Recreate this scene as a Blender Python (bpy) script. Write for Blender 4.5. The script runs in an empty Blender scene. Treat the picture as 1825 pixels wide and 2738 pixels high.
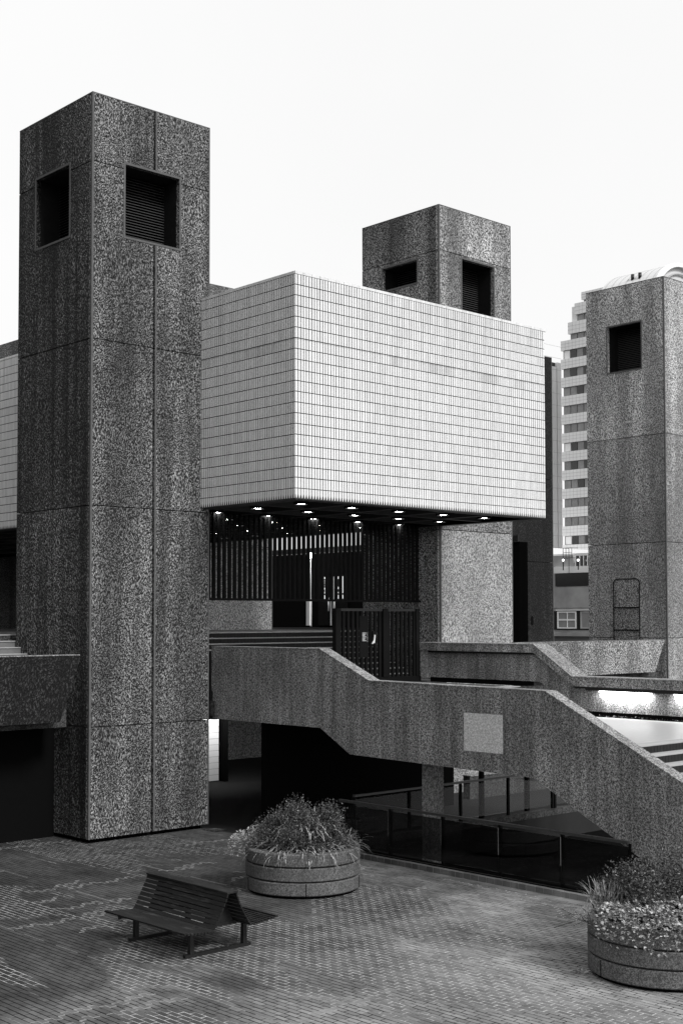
import bpy, bmesh, math, random
from mathutils import Matrix, Vector
R = random.Random(7)
sc = bpy.context.scene
col = sc.collection

# ------------------------------------------------------------------ camera
cam_data = bpy.data.cameras.new("camera")
cam = bpy.data.objects.new("camera", cam_data)
col.objects.link(cam)
sc.camera = cam
cam_data.sensor_fit = 'HORIZONTAL'
cam_data.sensor_width = 24.0
cam_data.lens = 46.19
cam_data.shift_y = 0.0825
cam_data.clip_start = 0.1
cam_data.clip_end = 3000
YAW = math.atan2(3264, 3018); PITCH = math.radians(2.25); ROLL = math.radians(0.1)
v = Vector((math.cos(YAW), math.sin(YAW), 0)); rt = Vector((math.sin(YAW), -math.cos(YAW), 0)); up = Vector((0, 0, 1))
fw = v*math.cos(PITCH) + up*math.sin(PITCH); uc = -v*math.sin(PITCH) + up*math.cos(PITCH)
r2 = rt*math.cos(ROLL) - uc*math.sin(ROLL); u2 = uc*math.cos(ROLL) + rt*math.sin(ROLL)
m = Matrix.Identity(4)
for i in range(3):
    m[i][0] = r2[i]; m[i][1] = u2[i]; m[i][2] = -fw[i]
m[2][3] = 5.0
cam.matrix_world = m

# ------------------------------------------------------------------ world, sun, exposure (overcast, black-and-white place)
SUN_EL, SUN_AZ = math.radians(40), math.radians(268)     # sun azimuth: measured from +X counter-clockwise
world = bpy.data.worlds.new("World"); sc.world = world; world.use_nodes = True
wn = world.node_tree; wn.nodes.clear()
sky = wn.nodes.new('ShaderNodeTexSky'); sky.sky_type = 'NISHITA'; sky.sun_disc = False
sky.sun_elevation = SUN_EL; sky.sun_rotation = math.pi/2 - SUN_AZ
sky.air_density = 1.0; sky.dust_density = 4.0; sky.ozone_density = 1.0
bw = wn.nodes.new('ShaderNodeRGBToBW')
mul = wn.nodes.new('ShaderNodeMath'); mul.operation = 'MULTIPLY_ADD'
mul.inputs[1].default_value = 0.05; mul.inputs[2].default_value = 6.55
bg = wn.nodes.new('ShaderNodeBackground'); bg.inputs['Strength'].default_value = 0.115
wo = wn.nodes.new('ShaderNodeOutputWorld')
wn.links.new(sky.outputs[0], bw.inputs[0]); wn.links.new(bw.outputs[0], mul.inputs[0])
tc = wn.nodes.new('ShaderNodeTexCoord'); cn = wn.nodes.new('ShaderNodeTexNoise'); cn.inputs['Scale'].default_value = 2.2; cn.inputs['Detail'].default_value = 5
cm = wn.nodes.new('ShaderNodeMath'); cm.operation = 'MULTIPLY_ADD'; cm.inputs[1].default_value = .12; cm.inputs[2].default_value = .945
cx_ = wn.nodes.new('ShaderNodeMath'); cx_.operation = 'MULTIPLY'
wn.links.new(tc.outputs['Generated'], cn.inputs['Vector']); wn.links.new(cn.outputs['Fac'], cm.inputs[0])
wn.links.new(mul.outputs[0], cx_.inputs[0]); wn.links.new(cm.outputs[0], cx_.inputs[1])
wn.links.new(cx_.outputs[0], bg.inputs['Color']); wn.links.new(bg.outputs[0], wo.inputs['Surface'])
sun_data = bpy.data.lights.new("sun", 'SUN'); sun_data.energy = 2.3; sun_data.angle = math.radians(14)
sun = bpy.data.objects.new("sun", sun_data); col.objects.link(sun)
sd = Vector((math.cos(SUN_EL)*math.cos(SUN_AZ), math.cos(SUN_EL)*math.sin(SUN_AZ), math.sin(SUN_EL)))
sun.rotation_euler = sd.to_track_quat('Z', 'Y').to_euler(); sun.location = (10, 0, 40)
sc.view_settings.view_transform = 'Standard'; sc.view_settings.look = 'None'
sc.view_settings.exposure = 0.33; sc.view_settings.gamma = 1.0
sc.view_settings.use_curve_mapping = False
sc.cycles.max_bounces = 6; sc.cycles.diffuse_bounces = 3; sc.cycles.glossy_bounces = 3
sc.cycles.transmission_bounces = 6; sc.cycles.transparent_max_bounces = 12
sc.cycles.use_denoising = True
sc.cycles.sample_clamp_indirect = 4

# ------------------------------------------------------------------ helpers
class MB:
    def __init__(s): s.v = []; s.f = []; s.s = []
    def poly(s, pts, smooth=False):
        n = len(s.v); s.v += [tuple(p) for p in pts]; s.f.append(tuple(range(n, n+len(pts)))); s.s.append(smooth); return s
    def box(s, x0, x1, y0, y1, z0, z1):
        n = len(s.v)
        s.v += [(x0,y0,z0),(x1,y0,z0),(x1,y1,z0),(x0,y1,z0),(x0,y0,z1),(x1,y0,z1),(x1,y1,z1),(x0,y1,z1)]
        for q in ((0,3,2,1),(4,5,6,7),(0,1,5,4),(1,2,6,5),(2,3,7,6),(3,0,4,7)):
            s.f.append(tuple(n+i for i in q)); s.s.append(False)
        return s
    def prism(s, prof, axis, a, b):
        """closed 2-D profile extruded from a to b along axis ('x': profile=(y,z); 'y': (x,z); 'z': (x,y))"""
        def P(p, t): return {'x': (t, p[0], p[1]), 'y': (p[0], t, p[1]), 'z': (p[0], p[1], t)}[axis]
        n = len(s.v); k = len(prof)
        s.v += [P(p, a) for p in prof] + [P(p, b) for p in prof]
        s.f.append(tuple(n+i for i in range(k))); s.s.append(False)
        s.f.append(tuple(n+k+i for i in reversed(range(k)))); s.s.append(False)
        for i in range(k):
            j = (i+1) % k
            s.f.append((n+j, n+i, n+k+i, n+k+j)); s.s.append(False)
        return s
    def bar(s, p, q, w, h=None, upv=(0,0,1)):
        """rectangular bar from p to q; w across, h along upv"""
        h = h or w; p = Vector(p); q = Vector(q); d = (q-p).normalized(); u = Vector(upv)
        if abs(d.dot(u)) > .98: u = Vector((1,0,0))
        a = d.cross(u).normalized()*w/2; b = a.cross(d).normalized()*h/2
        n = len(s.v)
        for e in (p, q): s.v += [tuple(e-a-b), tuple(e+a-b), tuple(e+a+b), tuple(e-a+b)]
        for f in ((0,3,2,1),(4,5,6,7),(0,1,5,4),(1,2,6,5),(2,3,7,6),(3,0,4,7)):
            s.f.append(tuple(n+i for i in f)); s.s.append(False)
        return s
    def tube(s, pts, r, k=8):
        pts = [Vector(p) for p in pts]; n = len(s.v); rings = []
        for i, p in enumerate(pts):
            d = (pts[min(i+1, len(pts)-1)] - pts[max(i-1, 0)]).normalized()
            u = Vector((0,0,1)) if abs(d.z) < .9 else Vector((1,0,0))
            a = d.cross(u).normalized(); b = a.cross(d)
            s.v += [tuple(p + a*r*math.cos(t*2*math.pi/k) + b*r*math.sin(t*2*math.pi/k)) for t in range(k)]
        for i in range(len(pts)-1):
            for t in range(k):
                t2 = (t+1) % k
                s.f.append((n+i*k+t, n+i*k+t2, n+(i+1)*k+t2, n+(i+1)*k+t)); s.s.append(True)
        s.f.append(tuple(n+t for t in reversed(range(k)))); s.s.append(False)
        e = n+(len(pts)-1)*k; s.f.append(tuple(e+t for t in range(k))); s.s.append(False)
        return s
    def lathe(s, prof, c, k=64, a0=0, a1=2*math.pi, closed=True):
        n = len(s.v); m_ = len(prof); full = abs(a1-a0-2*math.pi) < 1e-6
        cols = k if full else k+1
        for i in range(cols):
            t = a0+(a1-a0)*i/k
            s.v += [(c[0]+r*math.cos(t), c[1]+r*math.sin(t), c[2]+z) for r, z in prof]
        for i in range(k):
            j = (i+1) % cols
            for q in range(m_-1 if not closed else m_):
                q2 = (q+1) % m_
                s.f.append((n+i*m_+q, n+j*m_+q, n+j*m_+q2, n+i*m_+q2)); s.s.append(False)
        if not full and closed:
            s.f.append(tuple(n+q for q in range(m_))); s.s.append(False)
            s.f.append(tuple(n+k*m_+q for q in reversed(range(m_)))); s.s.append(False)
        return s
    def mesh(s, name, mat):
        me = bpy.data.meshes.new(name); me.from_pydata(s.v, [], s.f)
        me.polygons.foreach_set('use_smooth', s.s)
        if mat: me.materials.append(mat)
        me.update(); return me
    def build(s, name, mat, parent=None, recalc=True):
        me = s.mesh(name, mat)
        if recalc and len(s.f) < 20000:
            b = bmesh.new(); b.from_mesh(me); bmesh.ops.recalc_face_normals(b, faces=b.faces); b.to_mesh(me); b.free()
        o = bpy.data.objects.new(name, me); col.objects.link(o)
        if parent: o.parent = parent; o.matrix_parent_inverse = parent_inv(parent)
        return o
def parent_inv(p):
    mm = Matrix.Identity(4); q = p
    chain = []
    while q: chain.append(q); q = q.parent
    for q in reversed(chain):
        mm = mm @ (q.matrix_parent_inverse if q.parent else Matrix.Identity(4)) @ q.matrix_basis
    return mm.inverted()
def empty(name, loc, label, cat, group=None):
    o = bpy.data.objects.new(name, None); col.objects.link(o); o.location = loc
    o.empty_display_size = .3
    tag(o, label, cat, group); return o
def tag(o, label=None, cat=None, group=None, kind=None):
    if label: o['label'] = label
    if cat: o['category'] = cat
    if group: o['group'] = group
    if kind: o['kind'] = kind
    return o
def inst(name, me, loc, parent, rot=(0,0,0), scale=(1,1,1)):
    o = bpy.data.objects.new(name, me); col.objects.link(o)
    o.location = loc; o.rotation_euler = rot; o.scale = scale
    if parent: o.parent = parent; o.matrix_parent_inverse = parent_inv(parent)
    return o

# ------------------------------------------------------------------ materials (all neutral: the place is photographed in black and white)
class NT:
    def __init__(s, name):
        s.m = bpy.data.materials.new(name); s.m.use_nodes = True; s.t = s.m.node_tree; s.t.nodes.clear()
        s.out = s.n('ShaderNodeOutputMaterial'); s.b = s.n('ShaderNodeBsdfPrincipled'); s.l(s.b.outputs[0], s.out.inputs['Surface'])
    def n(s, k, **kw):
        x = s.t.nodes.new(k)
        for a, b in kw.items(): setattr(x, a, b)
        return x
    def l(s, a, b): s.t.links.new(a, b)
    def pos(s, sx=1, sy=1, sz=1, off=(0,0,0)):
        g = s.n('ShaderNodeNewGeometry'); mp = s.n('ShaderNodeMapping'); mp.inputs['Scale'].default_value = (sx, sy, sz)
        mp.inputs['Location'].default_value = off
        s.l(g.outputs['Position'], mp.inputs['Vector']); return mp.outputs[0]
    def noise(s, vec, scale, detail=3, rough=.55, dist=0):
        x = s.n('ShaderNodeTexNoise'); x.inputs['Scale'].default_value = scale; x.inputs['Detail'].default_value = detail
        x.inputs['Roughness'].default_value = rough; x.inputs['Distortion'].default_value = dist
        s.l(vec, x.inputs['Vector']); return x.outputs['Fac']
    def ramp(s, fac, stops):
        x = s.n('ShaderNodeValToRGB'); e = x.color_ramp.elements
        while len(e) < len(stops): e.new(.5)
        for i, (p, c) in enumerate(stops): e[i].position = p; e[i].color = (c, c, c, 1)
        s.l(fac, x.inputs[0]); return x.outputs[0]
    def math(s, op, a, b=None, c=None, clamp=False):
        x = s.n('ShaderNodeMath', operation=op, use_clamp=clamp)
        for i, q in enumerate((a, b, c)):
            if q is None: continue
            if isinstance(q, (int, float)): x.inputs[i].default_value = q
            else: s.l(q, x.inputs[i])
        return x.outputs[0]
    def bump(s, h, strength, dist):
        x = s.n('ShaderNodeBump'); x.inputs['Strength'].default_value = strength; x.inputs['Distance'].default_value = dist
        s.l(h, x.inputs['Height']); s.l(x.outputs[0], s.b.inputs['Normal']); return x
    def base(s, x):
        if isinstance(x, (int, float)): s.b.inputs['Base Color'].default_value = (x, x, x, 1)
        else: s.l(x, s.b.inputs['Base Color'])
    def rough(s, x, spec=.5):
        if isinstance(x, (int, float)): s.b.inputs['Roughness'].default_value = x
        else: s.l(x, s.b.inputs['Roughness'])
        s.b.inputs['Specular IOR Level'].default_value = spec

def hammered(name, lo, hi, size=.055, stain=.7, streak=2.2, mid=.5, bump=.9, seed=0., width=.07):
    """bush-hammered ribbed concrete: short slanting ridges of pale broken aggregate in a dark, rain-streaked matrix"""
    t = NT(name)
    gm = t.n('ShaderNodeNewGeometry'); sp = t.n('ShaderNodeSeparateXYZ'); t.l(gm.outputs['Position'], sp.inputs[0])
    u = t.math('ADD', sp.outputs[0], sp.outputs[1]); w_ = t.math('SUBTRACT', sp.outputs[0], sp.outputs[1])
    wob = t.math('MULTIPLY', t.noise(t.pos(.6, .6, .6, (seed, 1, 2)), 1, 2), 1.1)
    a = t.math('ADD', t.math('MULTIPLY', u, .72), t.math('MULTIPLY', sp.outputs[2], .70))
    b = t.math('ADD', t.math('SUBTRACT', t.math('MULTIPLY', u, .70), t.math('MULTIPLY', sp.outputs[2], .72)), wob)
    cb = t.n('ShaderNodeCombineXYZ'); t.l(t.math('MULTIPLY', a, 1/size/2.1), cb.inputs[0]); t.l(t.math('MULTIPLY', b, 1/size/1.25), cb.inputs[1])
    t.l(t.math('MULTIPLY', w_, .8/size), cb.inputs[2])
    n1 = t.noise(cb.outputs[0], 1.0, 2.2, .65, .25)
    n2 = t.noise(t.pos(1, 1, 1, (seed, 0, 0)), 1.6/size, 1.5, .6, .2)
    grain = t.math('ADD', t.math('MULTIPLY', n1, .78), t.math('MULTIPLY', n2, .22))
    fine = t.ramp(grain, [(mid-width*.9, 0), (mid+.012, .20), (mid+width*1.5, 1)])
    gs = t.pos(streak, streak, .09, (seed*3, 0, 0))
    st = t.ramp(t.noise(gs, 1.0, 4, .6, .15), [(.40, 0), (.58, 1)])
    bl = t.ramp(t.noise(t.pos(.35, .35, .3, (seed, 3, 0)), 1.0, 3, .55), [(.32, 0), (.66, 1)])
    w = t.math('MULTIPLY', t.math('MULTIPLY_ADD', st, stain, 1-stain), t.math('MULTIPLY_ADD', bl, .45, .55))
    oi = t.n('ShaderNodeObjectInfo'); w = t.math('MULTIPLY', w, t.math('MULTIPLY_ADD', oi.outputs['Random'], .5, .72))
    colr = t.math('MULTIPLY_ADD', t.math('MULTIPLY', fine, w), hi-lo, lo)
    t.base(colr); t.rough(.85, .25)
    t.bump(grain, bump, .05)
    return t.m
def aggregate(name, lo, hi, stain=.4, seed=0., scale=42.):
    """smooth exposed-aggregate concrete, speckled, rain-streaked"""
    t = NT(name)
    n1 = t.noise(t.pos(1,1,1,(seed,0,0)), scale, 2, .7, .2)
    n3 = t.noise(t.pos(1,1,1,(0,seed,0)), scale*.42, 2, .6, .2)
    f = t.ramp(t.math('ADD', t.math('MULTIPLY', n1, .62), t.math('MULTIPLY', n3, .38)), [(.42, 0), (.5, .36), (.58, 1)])
    st = t.ramp(t.noise(t.pos(4.2, 4.2, .25, (seed,0,0)), 1, 4, .6), [(.36, 0), (.62, 1)])
    bl = t.ramp(t.noise(t.pos(.8,.8,.8,(0,0,seed)), 1, 3, .6), [(.3, 0), (.7, 1)])
    w = t.math('MULTIPLY', t.math('MULTIPLY_ADD', st, stain, 1-stain), t.math('MULTIPLY_ADD', bl, .5, .5))
    t.base(t.math('MULTIPLY_ADD', t.math('MULTIPLY', f, w), hi-lo, lo)); t.rough(.8, .3)
    t.bump(n1, .35, .01)
    return t.m
def plain(name, c, rough=.6, spec=.5, var=.15, scale=6., metal=0.):
    t = NT(name)
    n = t.noise(t.pos(), scale, 3, .6)
    t.base(t.math('MULTIPLY', t.math('MULTIPLY_ADD', n, 2*var, 1-var), c)); t.rough(rough, spec)
    t.b.inputs['Metallic'].default_value = metal
    return t.m
def emis(name, s, c=1.):
    t = NT(name); t.b.inputs['Emission Color'].default_value = (c, c, c, 1); t.b.inputs['Emission Strength'].default_value = s
    t.base(.8); return t.m
def glass(name, tint=.9, rough=.02, ior=1.45):
    t = NT(name); tr = t.n('ShaderNodeBsdfTransparent'); gl = t.n('ShaderNodeBsdfGlossy'); mx = t.n('ShaderNodeMixShader')
    tr.inputs[0].default_value = (tint, tint, tint, 1); gl.inputs['Roughness'].default_value = rough
    gl.inputs[0].default_value = (.9, .9, .9, 1)
    fr = t.n('ShaderNodeFresnel'); fr.inputs[0].default_value = ior
    t.l(fr.outputs[0], mx.inputs[0]); t.l(tr.outputs[0], mx.inputs[1]); t.l(gl.outputs[0], mx.inputs[2])
    t.l(mx.outputs[0], t.out.inputs['Surface']); return t.m

M = {}
M['hamA'] = hammered('hammered_concrete_dark', .004, .62, .031, .78, 2.4, .535, 1., 0.)  # darker copy for the near tower's left face: stains, plus shade in the colour
M['hamB'] = hammered('hammered_concrete_grey', .008, .62, .027, .55, 1.5, .50, 1., 5.)
M['hamC'] = hammered('hammered_concrete_pale', .04, .74, .032, .55, 1.3, .475, 1., 9.)
M['hamT'] = hammered('hammered_concrete_light', .09, .92, .034, .52, 1.1, .47, 1., 31.)
M['hamP'] = hammered('hammered_concrete_clean_lit', .10, .80, .034, .22, .9, .46, 1., 2.)
M['hamD'] = hammered('hammered_concrete_near_black', .005, .11, .040, .6, 2., .53, 1., 13.)  # near-black tone; the left terrace wall's shade is put into it
M['arris'] = plain('smooth_concrete_arris', .10, .8, .3, .35, 9)
M['agg'] = aggregate('aggregate_concrete', .025, .66, .52, 0., 56.)
M['agg_pale'] = aggregate('aggregate_concrete_cleaned', .38, .88, .1, 4., 58.)
M['agg_top'] = aggregate('aggregate_concrete_top', .06, .55, .2, 8.)
M['agg_lit'] = aggregate('aggregate_concrete_light', .12, .6, .3, 8., 30.)
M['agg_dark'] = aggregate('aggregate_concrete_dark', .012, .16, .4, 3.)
M['dark'] = plain('black_paint', .006, .7, .08)
M['black'] = plain('matte_black', .004, .9, .05)  # deep black, also stands in for shade in the well and undercroft
M['steel'] = plain('dark_steel', .012, .4, .4, .3, 20)
M['rail'] = plain('worn_handrail', .04, .35, .5, .5, 14)
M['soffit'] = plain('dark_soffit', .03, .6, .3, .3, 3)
M['glass'] = glass('clear_glass', .85, .02, 1.15)
M['glass_dark'] = glass('smoked_glass', .42, .02, 1.3)
M['lamp'] = emis('lamp_glow', 50)
M['globe'] = emis('globe_glow', 5)
M['tube'] = emis('strip_light_glow', 9)
M['white'] = plain('white_paint', .75, .5, .5, .06)
M['paper'] = plain('notice_paper', .8, .6, .3, .03)
M['lit_tile'] = plain('white_glazed_tile', .8, .25, .5, .05)

def tile_mat():
    t = NT('white_tile')
    oi = t.n('ShaderNodeObjectInfo')
    g = t.pos(1/.0825, 1/.0825, 1/.2405, (0, 0, 0))
    fl = t.n('ShaderNodeVectorMath', operation='FLOOR'); t.l(g, fl.inputs[0])
    wn_ = t.n('ShaderNodeTexWhiteNoise', noise_dimensions='3D'); t.l(fl.outputs[0], wn_.inputs[0])
    big = t.noise(t.pos(.5,.5,.35), 1, 3, .5)
    strk = t.ramp(t.noise(t.pos(7,7,.5), 1, 3, .6), [(.35, 0), (.6, 1)])
    f = t.math('MULTIPLY_ADD', wn_.outputs[0], .11, .66)
    f = t.math('MULTIPLY_ADD', t.math('SUBTRACT', big, .5), .12, f)
    f = t.math('MULTIPLY_ADD', strk, .05, f)
    # one course of replacement, duller tiles
    sx = t.n('ShaderNodeSeparateXYZ'); gg = t.n('ShaderNodeNewGeometry'); t.l(gg.outputs['Position'], sx.inputs[0])
    band = t.math('MULTIPLY', t.math('GREATER_THAN', sx.outputs[2], 11.05), t.math('LESS_THAN', sx.outputs[2], 11.29))
    patch = t.ramp(t.noise(t.pos(1.1,.7,.2,(3,0,0)), 1, 2, .5), [(.42, 0), (.55, 1)])
    f = t.math('SUBTRACT', f, t.math('MULTIPLY', t.math('MULTIPLY', band, patch), .13))
    dz = t.math('SUBTRACT', 12.76, sx.outputs[2])
    run = t.ramp(t.noise(t.pos(9, 9, .35, (4, 0, 0)), 1, 3, .6), [(.52, 0), (.66, 1)])
    fall = t.ramp(t.math('MULTIPLY', dz, .5), [(.0, 1), (.75, 0)])
    f = t.math('SUBTRACT', f, t.math('MULTIPLY', t.math('MULTIPLY', run, fall), .16))
    odd = t.math('GREATER_THAN', wn_.outputs[0], .975)
    f = t.math('SUBTRACT', f, t.math('MULTIPLY', odd, .10))
    seam = t.math('LESS_THAN', t.math('ABSOLUTE', t.math('SUBTRACT', sx.outputs[2], 11.285)), .022)
    f = t.math('SUBTRACT', f, t.math('MULTIPLY', t.math('MULTIPLY', seam, t.noise(t.pos(3,3,1), 1, 3)), .4))
    t.base(f); t.rough(.28, .5); return t.m
M['tile'] = tile_mat()
M['joint'] = plain('tile_joint', .006, .9, .02, .4, 5)

def repoint(t):
    """where the paving has been relaid in pale mortar: 1, else 0"""
    n = t.noise(t.pos(.62, .22, 0, (7, 1, 0)), 1, 3, .6, .5)
    return n
def brick_mat():
    t = NT('paving_brick')
    g = t.pos(1/.0985, 1/.2306, 0)
    fl = t.n('ShaderNodeVectorMath', operation='FLOOR'); t.l(g, fl.inputs[0])
    wn_ = t.n('ShaderNodeTexWhiteNoise', noise_dimensions='3D'); t.l(fl.outputs[0], wn_.inputs[0])
    rp = t.ramp(repoint(t), [(.47, 1.), (.56, .62)])
    big = t.ramp(t.noise(t.pos(.24, .20, 0, (2.2, 4.6, 0)), 1, 3, .6, .3), [(.40, .0), (.60, 1.)])
    grime = t.ramp(t.noise(t.pos(1.3, 1.3, 0, (5, 9, 0)), 1, 4, .65, .3), [(.3, .68), (.6, 1.)])
    fine = t.noise(t.pos(), 70, 2, .7)
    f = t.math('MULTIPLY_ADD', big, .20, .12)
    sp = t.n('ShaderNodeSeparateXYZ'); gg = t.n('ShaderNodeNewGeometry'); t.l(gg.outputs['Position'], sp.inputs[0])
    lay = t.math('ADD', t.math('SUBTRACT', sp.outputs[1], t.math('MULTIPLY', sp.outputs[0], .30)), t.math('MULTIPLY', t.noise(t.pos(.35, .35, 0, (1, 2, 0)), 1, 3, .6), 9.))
    tower_shade = t.math('MULTIPLY_ADD', t.ramp(t.math('MULTIPLY_ADD', lay, .1, -1.0), [(.34, 1), (.85, 0)]), .74, .26)   # shade towards the tower, painted into the brick colour
    f = t.math('MULTIPLY', t.math('MULTIPLY', t.math('MULTIPLY', f, tower_shade), rp), grime)
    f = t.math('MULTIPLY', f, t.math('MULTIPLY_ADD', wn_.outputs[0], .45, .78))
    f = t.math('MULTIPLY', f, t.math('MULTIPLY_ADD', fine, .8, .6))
    t.base(f); t.rough(.75, .25); t.bump(fine, .3, .004); return t.m
M['brick'] = brick_mat()
def mortar_mat():
    t = NT('mortar_bed')
    a = t.ramp(repoint(t), [(.50, 0), (.535, 1)])
    b = t.noise(t.pos(), 9, 3, .7)
    f = t.math('MULTIPLY_ADD', t.math('MULTIPLY', a, t.math('MULTIPLY_ADD', b, 1.3, .1)), .6, .004)
    t.base(f); t.rough(.9, .1); return t.m
M['mortar'] = mortar_mat()
M['pale_mortar'] = plain('pale_mortar', .3, .9, .2, .45, 12)
M['deckbrick'] = plain('pale_deck_brick', .42, .35, .5, .18, 9)  # pale tone partly stands in for lamp glow and sheen on the deck
M['riser'] = plain('dark_riser_tile', .014, .5, .25, .5, 4)
M['tread'] = plain('step_nosing', .36, .7, .4, .2, 9)
M['ground_far'] = plain('far_paving', .09, .8, .3, .3, .7)

# ------------------------------------------------------------------ ground, pit, podium
PX0, PX1, PY0, PY1 = 19.42, 36.0, 2.0, 21.2         # open light-well beside the court
g = MB()
Z = -0.012
g.box(-900, PX0, -900, 1500, Z-.6, Z)
g.box(PX0, 1500, PY1, 1500, Z-.6, Z)
g.box(PX1, 1500, -900, PY1, Z-.6, Z)
g.box(PX0, PX1, -900, PY0, Z-.6, Z)
M['tar'] = plain('dark_paving', .02, .8, .2, .3, 2.)
ground = tag(g.build('ground', M['tar']), kind='structure')
MB().box(5.5, 18.868, 5.0, 33.0, -.02, -.0045).build('mortar_bed', M['mortar'], ground)
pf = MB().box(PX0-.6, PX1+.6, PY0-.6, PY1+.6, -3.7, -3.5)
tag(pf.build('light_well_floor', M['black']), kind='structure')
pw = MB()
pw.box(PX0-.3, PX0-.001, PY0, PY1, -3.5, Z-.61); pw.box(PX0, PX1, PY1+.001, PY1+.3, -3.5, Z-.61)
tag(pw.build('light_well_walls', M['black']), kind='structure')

# paving bricks: courses run along Y, half bond
BW, BL, J = .0985, .2306, .0125
def proj(x, y, z):
    p = Vector((x, y, z-5.0)); d = p.dot(fw)
    return (341 + 3018*.435*p.dot(r2)/d, (1305.4 - 3018*p.dot(u2)/d)*.4354, d)
vis = []
nx0, nx1 = int(6.9/BW), 192
for i in range(nx0, nx1):
    for j in range(int(7/BL), int(33/BL)):
        x = i*BW + BW/2; y = (j + (.5 if i % 2 else 0))*BL
        if y < 6: continue
        px, py, d = proj(x, y, 0)
        if d < 1 or px < -30 or px > 720 or py > 1060 or y > 32: continue
        # large movement-joint panels
        vis.append((d, x, y, -20 < px < 700 and py < 1030))
vis.sort()
near = [b for b in vis if b[3]][:300]; ns = set((b[1], b[2]) for b in near)
def panel_edge(x, y):
    return (abs((x % 2.364) - 0) < BW*.5, False)
brv = []
for k in range(6):
    mbk = MB(); e = .002
    w, l = BW-.019*R.uniform(.85, 1.15), BL-.019*R.uniform(.8, 1.3)
    h = R.uniform(-.0012, .0012)
    mbk.v = [(-w/2,-l/2,-.02),(w/2,-l/2,-.02),(w/2,l/2,-.02),(-w/2,l/2,-.02),(-w/2,-l/2,h-e),(w/2,-l/2,h-e),(w/2,l/2,h-e),(-w/2,l/2,h-e),
             (-w/2+e,-l/2+e,h),(w/2-e,-l/2+e,h),(w/2-e,l/2-e,h),(-w/2+e,l/2-e,h)]
    mbk.f = [(0,1,5,4),(1,2,6,5),(2,3,7,6),(3,0,4,7),(4,5,9,8),(5,6,10,9),(6,7,11,10),(7,4,8,11),(8,9,10,11)]
    mbk.s = [False]*9
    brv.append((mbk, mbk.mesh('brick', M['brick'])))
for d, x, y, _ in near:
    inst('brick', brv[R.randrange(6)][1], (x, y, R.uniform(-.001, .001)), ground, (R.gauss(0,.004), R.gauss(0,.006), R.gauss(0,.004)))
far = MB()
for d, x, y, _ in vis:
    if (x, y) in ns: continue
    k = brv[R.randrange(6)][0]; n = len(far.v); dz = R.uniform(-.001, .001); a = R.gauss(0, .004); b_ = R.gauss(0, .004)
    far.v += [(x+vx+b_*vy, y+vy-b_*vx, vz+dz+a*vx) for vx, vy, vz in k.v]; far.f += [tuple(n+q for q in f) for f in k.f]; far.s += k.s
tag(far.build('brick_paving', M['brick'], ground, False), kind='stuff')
# pale mortar lines of the panel joints
pj = MB()
def ystag(i, y): return (round(y/BL - (.0 if i % 2 else .5)) + (.0 if i % 2 else .5))*BL     # joint positions of course i
for xx in (8.27, 10.64, 13.0, 15.36, 17.73):
    xx = round(xx/BW)*BW; y = 7.
    while y < 31:
        l = R.uniform(.3, 1.6)
        if R.random() < .6:
            w = R.uniform(.003, .007); pj.box(xx-w, xx+w, y, y+l, -.006, .0012)
        y += l + R.uniform(0, .5)
runs = [(yy, 7.2, 18.7, .45) for yy in (10.15, 12.45, 14.76, 17.06, 19.37, 21.68, 23.98, 26.3)]
runs += [(R.uniform(9, 22), R.uniform(8, 17), 0, 1.) for k in range(34)]
for yy, xa, xb, pr_ in runs:
    if not xb: xb = xa + R.uniform(.4, 1.8)
    i0 = int(xa/BW); prev = None; on = True
    for i in range(i0, int(xb/BW)):
        if R.random() < .16: on = R.random() < pr_
        yj = ystag(i, yy + .06*math.sin(i*.7)); w = R.uniform(.003, .0075)
        if on:
            pj.box(i*BW, (i+1)*BW, yj-w, yj+w, -.006, .0014)
            if prev is not None: pj.box(i*BW-w, i*BW+w, min(prev, yj), max(prev, yj), -.006, .0013)
        prev = yj if on else None
tag(pj.build('panel_joint', M['pale_mortar'], ground, False), kind='stuff')

M['stepk'] = plain('grey_mortar', .07, .9, .1, .6, 6)
# kerb of bricks and steel along the light-well, flat soldier courses beside it
MB().box(18.869, 19.2, 5.0, 33.0, -.02, -.006).build('mortar_bed', M['stepk'], ground)
kerb = empty('brick_kerb', (19.1, 17, 0), 'low kerb of dark upright bricks under the glass railing beside the stair', 'kerb')
eb = MB().box(-.058, .058, -.048, .048, -.02, .10).mesh('brick', M['brick'])
fb = MB().box(-.105, .105, -.048, .048, -.02, .001).mesh('brick', M['brick'])
y = 12.2
while y < 21.1:
    inst('brick', eb, (19.16, y, R.uniform(-.002, .002)), kerb, (0, 0, R.gauss(0,.01)), (1, 1.9, 1))
    inst('brick', fb, (18.985, y+.03, R.uniform(-.001, .003)), kerb, (0, 0, R.gauss(0,.01)), (1, 1.9, 1))
    y += .197
MB().box(19.110, 19.205, 12.1, 21.2, -.02, .094).build('mortar_bed', M['pale_mortar'], kerb)
MB().box(19.225, 19.42, 11.0, 21.2, .0, .125).build('steel_channel', M['black'], kerb)
MB().box(19.222, 19.232, 11.0, 21.2, .1255, .131).build('channel_edge', M['rail'], kerb)

# tall block added out of view on the left, to shade the court
nb = empty('added_shade_block', (-24, 40, 0), 'added tall block beyond the left edge, placed to shade the court', 'building')
MB().box(-40, -6, 14, 75, 0, 30).build('wall', M['arris'], nb)  # body of the added shade block
for k in range(8): MB().box(-5.99, -5.95, 16, 74, 2.4+k*3.5, 4.0+k*3.5).build('added_block_band', M['steel'], nb)

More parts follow.
